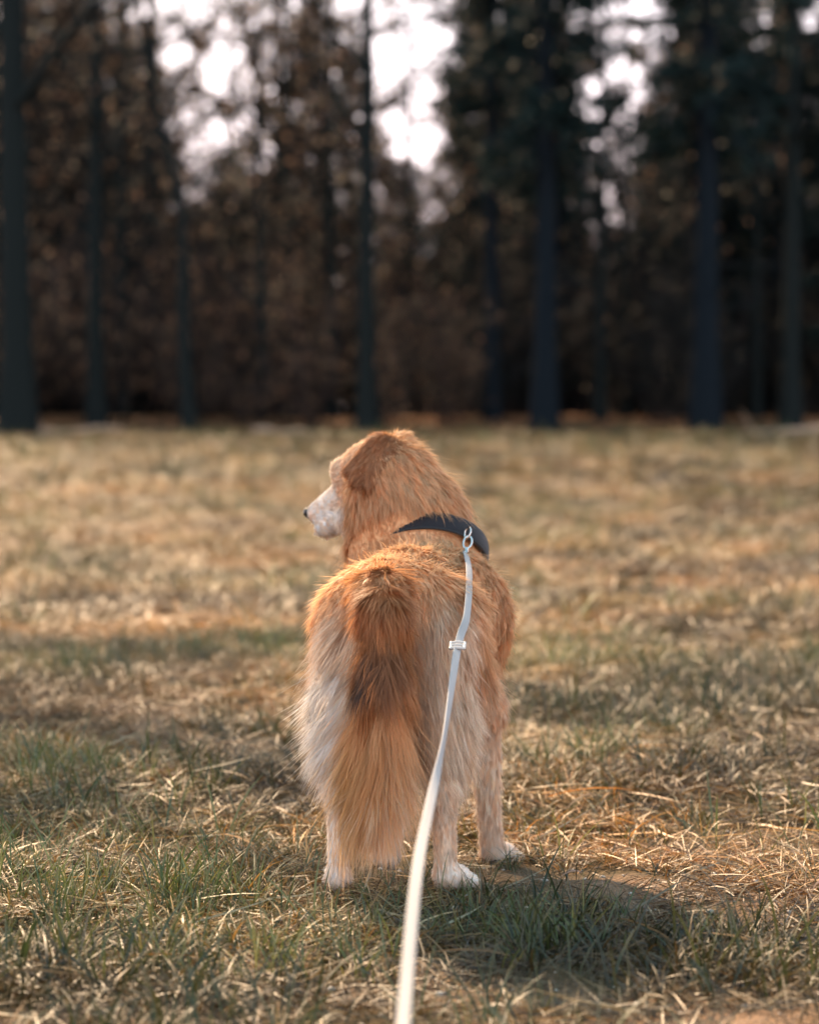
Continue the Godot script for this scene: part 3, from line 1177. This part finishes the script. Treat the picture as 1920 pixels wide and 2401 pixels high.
	bone(Vector3(-0.043, -0.010, -3.828), Vector3(-0.052, -0.014, -3.855), 0.024, 0.020, Vector3(0, -0.5, -0.8), 0.010, 0.2, WHITE)
	for k in 4:
		bone(Vector3(-0.051, -0.013, -3.852), Vector3(-0.072 + 0.012 * k, -0.024, -3.884 + 0.004 * absf(k - 1.5)), 0.013, 0.0105, Vector3(0, -0.5, -0.8), 0.008, 0.2, WHITE)
	var feet_to := bones.size()
	# tail, a mesh of its own so that its plume can be long
	bone(Vector3(-0.046, 0.525, -3.48), Vector3(-0.044, 0.500, -3.425), 0.032, 0.027, Vector3(0, -0.85, 0.5), 0.050, 0.30, DEEP)
	bone(Vector3(-0.044, 0.500, -3.425), Vector3(-0.044, 0.410, -3.405), 0.027, 0.023, Vector3(0, -1, 0.05), 0.070, 0.28, DEEP)
	bone(Vector3(-0.044, 0.410, -3.405), Vector3(-0.050, 0.320, -3.418), 0.023, 0.019, Vector3(0, -1, 0.05), 0.120, 0.24, TAN, 1.2)
	bone(Vector3(-0.050, 0.320, -3.418), Vector3(-0.060, 0.225, -3.428), 0.019, 0.012, Vector3(-0.1, -1, 0.02), 0.180, 0.20, GOLD, 2.0)
	var tail_to := bones.size()
	# head, on a finer grid
	var to_nose := Vector3(-0.157, -0.096, -0.12).normalized()
	var nape := -to_nose
	bone(Vector3(-0.032, 0.712, -3.985), Vector3(-0.072, 0.712, -4.02), 0.060, 0.054, nape + Vector3(0, -0.3, 0), 0.014, 0.25, TAN)
	bone(Vector3(-0.045, 0.682, -3.985), Vector3(-0.098, 0.676, -4.035), 0.058, 0.042, nape + Vector3(0, -0.6, 0), 0.022, 0.28, TAN)
	bone(Vector3(-0.078, 0.720, -4.02), Vector3(-0.128, 0.708, -4.055), 0.043, 0.028, nape + Vector3(0, 0.3, 0), 0.012, 0.25, CREAM, 1.4)
	bone(Vector3(-0.10, 0.672, -4.045), Vector3(-0.182, 0.624, -4.108), 0.040, 0.0225, nape, 0.005, 0.15, WHITE, 3.0)
	bone(Vector3(-0.095, 0.634, -4.035), Vector3(-0.170, 0.594, -4.09), 0.030, 0.017, nape + Vector3(-0.3, -0.9, 0), 0.014, 0.40, WHITE, 1.8)
	bone(Vector3(-0.055, 0.645, -3.99), Vector3(-0.110, 0.625, -4.02), 0.045, 0.030, Vector3(-0.2, -0.9, 0.3), 0.034, 0.40, WHITE, 1.2)
	# ears: folded flaps
	bone(Vector3(-0.048, 0.764, -3.962), Vector3(-0.102, 0.698, -3.930), 0.019, 0.011, Vector3(-0.6, -0.8, 0.1), 0.020, 0.22, Color(0.36, 0.145, 0.055), 1.5)
	bone(Vector3(-0.062, 0.764, -3.968), Vector3(-0.116, 0.712, -3.955), 0.015, 0.009, Vector3(-0.7, -0.7, 0.0), 0.018, 0.22, Color(0.36, 0.145, 0.055), 1.5)
	bone(Vector3(-0.036, 0.752, -3.950), Vector3(-0.080, 0.686, -3.920), 0.015, 0.010, Vector3(-0.3, -1, 0.1), 0.024, 0.22, Color(0.36, 0.145, 0.055), 1.5)
	bone(Vector3(-0.012, 0.760, -4.015), Vector3(0.038, 0.714, -4.030), 0.021, 0.012, Vector3(0.7, -0.7, 0.1), 0.024, 0.36, TAN, 1.2)
	bone(Vector3(-0.022, 0.764, -4.03), Vector3(0.020, 0.728, -4.052), 0.016, 0.010, Vector3(0.6, -0.7, -0.2), 0.022, 0.36, TAN, 1.2)
	var head_to := bones.size()

	var body := net(0, trunk_to, 0.0125, 0.035)
	coat(body, 0, trunk_to)
	var tail := net(feet_to, tail_to, 0.010, 0.02)
	coat(tail, feet_to, tail_to)
	var feet := net(trunk_to, feet_to, 0.0055, 0.010)
	coat(feet, trunk_to, feet_to)
	for k in tail.v.size():
		var p: Vector3 = tail.v[k]
		var c: Color = tail.col[k]
		var low := smoothstep(0.36, 0.26, p.y)
		c = c.lerp(Color(0.20, 0.075, 0.030), 0.65 * spot(p, Vector3(-0.052, 0.44, -3.38), 0.034, 0.014))
		c = c.lerp(Color(0.76, 0.53, 0.34), low * 0.7)
		c = c.lerp(CREAM, low * smoothstep(0.15, 0.5, tail.n[k].x))
		c = c.lerp(GOLD, low * smoothstep(0.0, -0.4, tail.n[k].x) * 0.8)
		c = c.lerp(BLACK, spot(p, Vector3(-0.066, 0.425, -3.385), 0.014, 0.006))
		tail.col[k] = c
		tail.size[k] = tail.size[k] * Vector3(1.0 - 0.40 * absf(tail.n[k].x) * low, 1.0, 1.0)
		# the plume spreads sideways toward its end
		tail.flow[k] = (tail.flow[k] + Vector3((p.x + 0.056) * 5.5 * low, 0, 0)).normalized()
	var head := net(tail_to, head_to, 0.0065, 0.018)
	coat(head, tail_to, head_to)

	var t := thing("dog", "long-haired tan and white dog standing with its back turned, looking left", "dog", DOG)
	var coat_mat := tinted(0.48, 0.45, 1.0)
	var skin := tinted(0.9, 0.2)
	for d in [body, tail, head, feet]:
		for k in d.v.size():
			d.v[k] -= DOG
	var b := part("body", solid([body, head, feet]), skin, t)
	b.name = "body"
	part("tail", solid([tail]), skin, t)
	for a in [["body_coat", fur(body, 195000, 0.0013, 0.010, 0.06, 0.10, 0.22)], ["tail_plume", fur(tail, 46000, 0.0013, 0.012, 0.07, 0.10, 0.30)], ["paw_coat", fur(feet, 30000, 0.0010, 0.007, 0.04, 0.05, 0.25)], ["head_coat", fur(head, 60000, 0.0009, 0.007, 0.05, 0.05, 0.30)]]:
		var o := part(a[0], a[1], coat_mat, t)
		o.set_meta("kind", "stuff")
	# nose, eye
	var wet := StandardMaterial3D.new()
	wet.albedo_color = lin(0.012, 0.011, 0.012)
	wet.roughness = 0.3
	var ball := SphereMesh.new()
	ball.radius = 1.0
	ball.height = 2.0
	ball.radial_segments = 20
	ball.rings = 10
	var nose := part("nose", ball, wet, b)
	nose.transform = Transform3D(Basis.looking_at(to_nose).scaled_local(Vector3(0.0155, 0.012, 0.011)), Vector3(-0.2005, 0.623, -4.122) - DOG)
	var eye := part("eye", ball, wet, b)
	eye.transform = Transform3D(Basis().scaled(Vector3.ONE * 0.010), Vector3(-0.143, 0.700, -4.056) - DOG)


# ---------------------------------------------------------------- collar and leash

func sweep(s: Shape, pts: PackedVector3Array, wide: PackedVector3Array, thick: PackedVector3Array, col: Color, closed := false) -> void:
	# a strap with a rounded section: half width and half thickness as vectors at each point
	var first := s.v.size()
	var sides := 10
	for k in pts.size():
		for j in sides:
			var a := TAU * j / sides
			var cx := signf(cos(a)) * pow(absf(cos(a)), 0.35)
			var cy := signf(sin(a)) * pow(absf(sin(a)), 0.6)
			s.v.append(pts[k] + wide[k] * cx + thick[k] * cy)
			s.n.append((wide[k].normalized() * cos(a) * 0.35 + thick[k].normalized() * sin(a)).normalized())
			s.c.append(col)
	var rings := pts.size() if closed else pts.size() - 1
	for k in rings:
		for j in sides:
			var p := first + k * sides + j
			var q := first + k * sides + (j + 1) % sides
			var p2 := first + ((k + 1) % pts.size()) * sides + j
			var q2 := first + ((k + 1) % pts.size()) * sides + (j + 1) % sides
			var w := (s.v[q] - s.v[p]).cross(s.v[p2] - s.v[p])
			if w.dot(s.n[p]) < 0.0:
				s.i.append_array(PackedInt32Array([p, q, p2, q, q2, p2]))
			else:
				s.i.append_array(PackedInt32Array([p, p2, q, q, p2, q2]))


func ring(center: Vector3, u: Vector3, w: Vector3, steps := 48, from := 0.0, to := TAU) -> PackedVector3Array:
	var pts := PackedVector3Array()
	for k in steps:
		var a := lerpf(from, to, float(k) / steps)
		pts.append(center + u * cos(a) + w * sin(a))
	return pts


func smooth_path(knots: Array, per: int) -> PackedVector3Array:
	var out := PackedVector3Array()
	for k in knots.size() - 1:
		for j in per:
			out.append((knots[k] as Vector3).cubic_interpolate(knots[k + 1], knots[maxi(k - 1, 0)], knots[mini(k + 2, knots.size() - 1)], float(j) / per))
	out.append(knots[-1])
	return out


func build_leash() -> void:
	rng.seed = 505
	var axis := COLLAR_AXIS.normalized()
	var u := (Vector3.RIGHT - axis * axis.x).normalized()
	var w := u.cross(axis)
	if w.z < 0.0:
		w = -w
	var cloth := tinted(0.8, 0.35)
	cloth.rim_enabled = true
	cloth.rim = 0.3
	var weave := NoiseTexture2D.new()
	weave.width = 256
	weave.height = 256
	weave.seamless = true
	weave.noise = FastNoiseLite.new()
	weave.noise.frequency = 0.12
	cloth.heightmap_enabled = true
	cloth.heightmap_texture = weave
	cloth.heightmap_scale = 0.12
	cloth.uv1_triplanar = true
	cloth.uv1_scale = Vector3.ONE * 18.0
	var collar := thing("dog_collar", "black padded collar around the dog's neck", "collar", COLLAR)
	var s := Shape.new()
	var pts := ring(Vector3.ZERO, u * 0.108, w * 0.110, 72)
	var wide := PackedVector3Array()
	var thick := PackedVector3Array()
	for k in pts.size():
		wide.append(axis * 0.0180)
		thick.append(pts[k].normalized() * 0.0055)
	sweep(s, pts, wide, thick, Color(0.013, 0.014, 0.017), true)
	var band := part("padded_band", s.mesh(), cloth, collar)
	for e in [-1.0, 1.0]:
		s = Shape.new()
		var rim := PackedVector3Array()
		for p in pts:
			rim.append(p * 1.015 + axis * 0.0165 * e)
		rim.append(rim[0])
		var rr := PackedFloat32Array()
		rr.resize(rim.size())
		rr.fill(0.0028)
		s.tube(rim, rr, 7, Color(0.022, 0.024, 0.030))
		part("edge_piping", s.mesh(), cloth, band)
	# ring for the leash, on the right side of the nape
	var steel := StandardMaterial3D.new()
	steel.albedo_color = Color(0.80, 0.78, 0.76)
	steel.metallic = 1.0
	steel.roughness = 0.25
	var at := u * 0.108 * cos(0.95) + w * 0.110 * sin(0.95)
	var out := at.normalized()
	s = Shape.new()
	var loop := ring(at + out * 0.013 - axis * 0.018, out * 0.010, (u.cross(out)).normalized().lerp(axis, 0.7).normalized() * 0.012, 20)
	loop.append(loop[0])
	var lr := PackedFloat32Array()
	lr.resize(loop.size())
	lr.fill(0.0018)
	s.tube(loop, lr, 8, Color.WHITE)
	part("ring", s.mesh(), steel, collar)

	# the leash: from the ring over the right of the rump, sagging toward the holder
	var hook := COLLAR + at + out * 0.016 - axis * 0.030
	var start := Vector3(0.105, 0.562, -3.83)
	var knots := [start, Vector3(0.106, 0.538, -3.64), Vector3(0.097, 0.478, -3.48), Vector3(0.080, 0.435, -3.40), Vector3(0.0515, 0.338, -3.05), Vector3(0.028, 0.287, -2.80), Vector3(0.009, 0.259, -2.50), Vector3(-0.006, 0.187, -2.15), Vector3(-0.014, 0.180, -1.75), Vector3(-0.03, 0.26, -1.2), Vector3(-0.05, 0.40, -0.6), Vector3(-0.08, 0.52, 0.0), Vector3(-0.10, 0.58, 0.4)]
	var leash := thing("leash", "pale flat webbing leash running from the collar toward the viewer", "leash", start)
	var web := tinted(0.7, 0.4)
	web.heightmap_enabled = true
	web.heightmap_texture = weave
	web.heightmap_scale = 0.10
	web.uv1_triplanar = true
	web.uv1_scale = Vector3.ONE * 30.0
	var path := smooth_path(knots, 14)
	var rolls := [0.7, 0.7, 0.7, 0.6, 1.3, 0.45, 0.12, 0.08, 0.05, 0.0, 0.0, 0.0, 0.0]
	s = Shape.new()
	wide = PackedVector3Array()
	thick = PackedVector3Array()
	var local := PackedVector3Array()
	for k in path.size():
		var d := (path[mini(k + 1, path.size() - 1)] - path[maxi(k - 1, 0)]).normalized()
		var side := d.cross(Vector3.UP).normalized()
		var up := side.cross(d)
		var q := float(k) / 14.0
		var a := int(minf(q, rolls.size() - 2))
		var roll: float = lerpf(rolls[a], rolls[a + 1], smoothstep(0.0, 1.0, q - a))
		local.append(path[k] - start)
		wide.append((side * cos(roll) + up * sin(roll)) * 0.0072)
		thick.append((up * cos(roll) - side * sin(roll)) * 0.0013)
	sweep(s, local, wide, thick, Color(0.34, 0.325, 0.315))
	part("strap", s.mesh(), web, leash)
	# slider where the strap is doubled
	var white := StandardMaterial3D.new()
	white.albedo_color = Color(0.70, 0.68, 0.66)
	white.roughness = 0.35
	var slide := part("slider", null, white, leash)
	var ss := Shape.new()
	var sp := Vector3(0.080, 0.435, -3.40) - start
	var d0 := Vector3(-0.045, -0.22, 0.5).normalized()
	var s0 := d0.cross(Vector3.UP).normalized()
	var u0 := s0.cross(d0)
	for e in [-0.009, 0.0, 0.009]:
		ss.tube(PackedVector3Array([sp + d0 * e - s0 * 0.0115 + u0 * 0.003, sp + d0 * e + u0 * 0.0045, sp + d0 * e + s0 * 0.0115 + u0 * 0.003]), PackedFloat32Array([0.0026, 0.0028, 0.0026]), 8, Color.WHITE)
	for e in [-1.0, 1.0]:
		ss.tube(PackedVector3Array([sp - d0 * 0.011 + s0 * 0.0115 * e + u0 * 0.003, sp + d0 * 0.011 + s0 * 0.0115 * e + u0 * 0.003]), PackedFloat32Array([0.0026, 0.0026]), 8, Color.WHITE)
	slide.mesh = ss.mesh()
	# snap hook
	ss = Shape.new()
	var h := hook - start
	var hd := -h.normalized()
	var hs := hd.cross(Vector3.UP).normalized()
	var hl := ring(h + hd * 0.012, hd * 0.016, hs * 0.008, 20)
	hl.append(hl[0])
	var hr := PackedFloat32Array()
	hr.resize(hl.size())
	hr.fill(0.0022)
	ss.tube(hl, hr, 8, Color.WHITE)
	ss.tube(PackedVector3Array([h + hd * 0.027, h + hd * 0.034, h + hd * 0.040, h * 0.15]), PackedFloat32Array([0.0035, 0.005, 0.0035, 0.003]), 9, Color.WHITE)
	part("snap_hook", ss.mesh(), steel, leash)
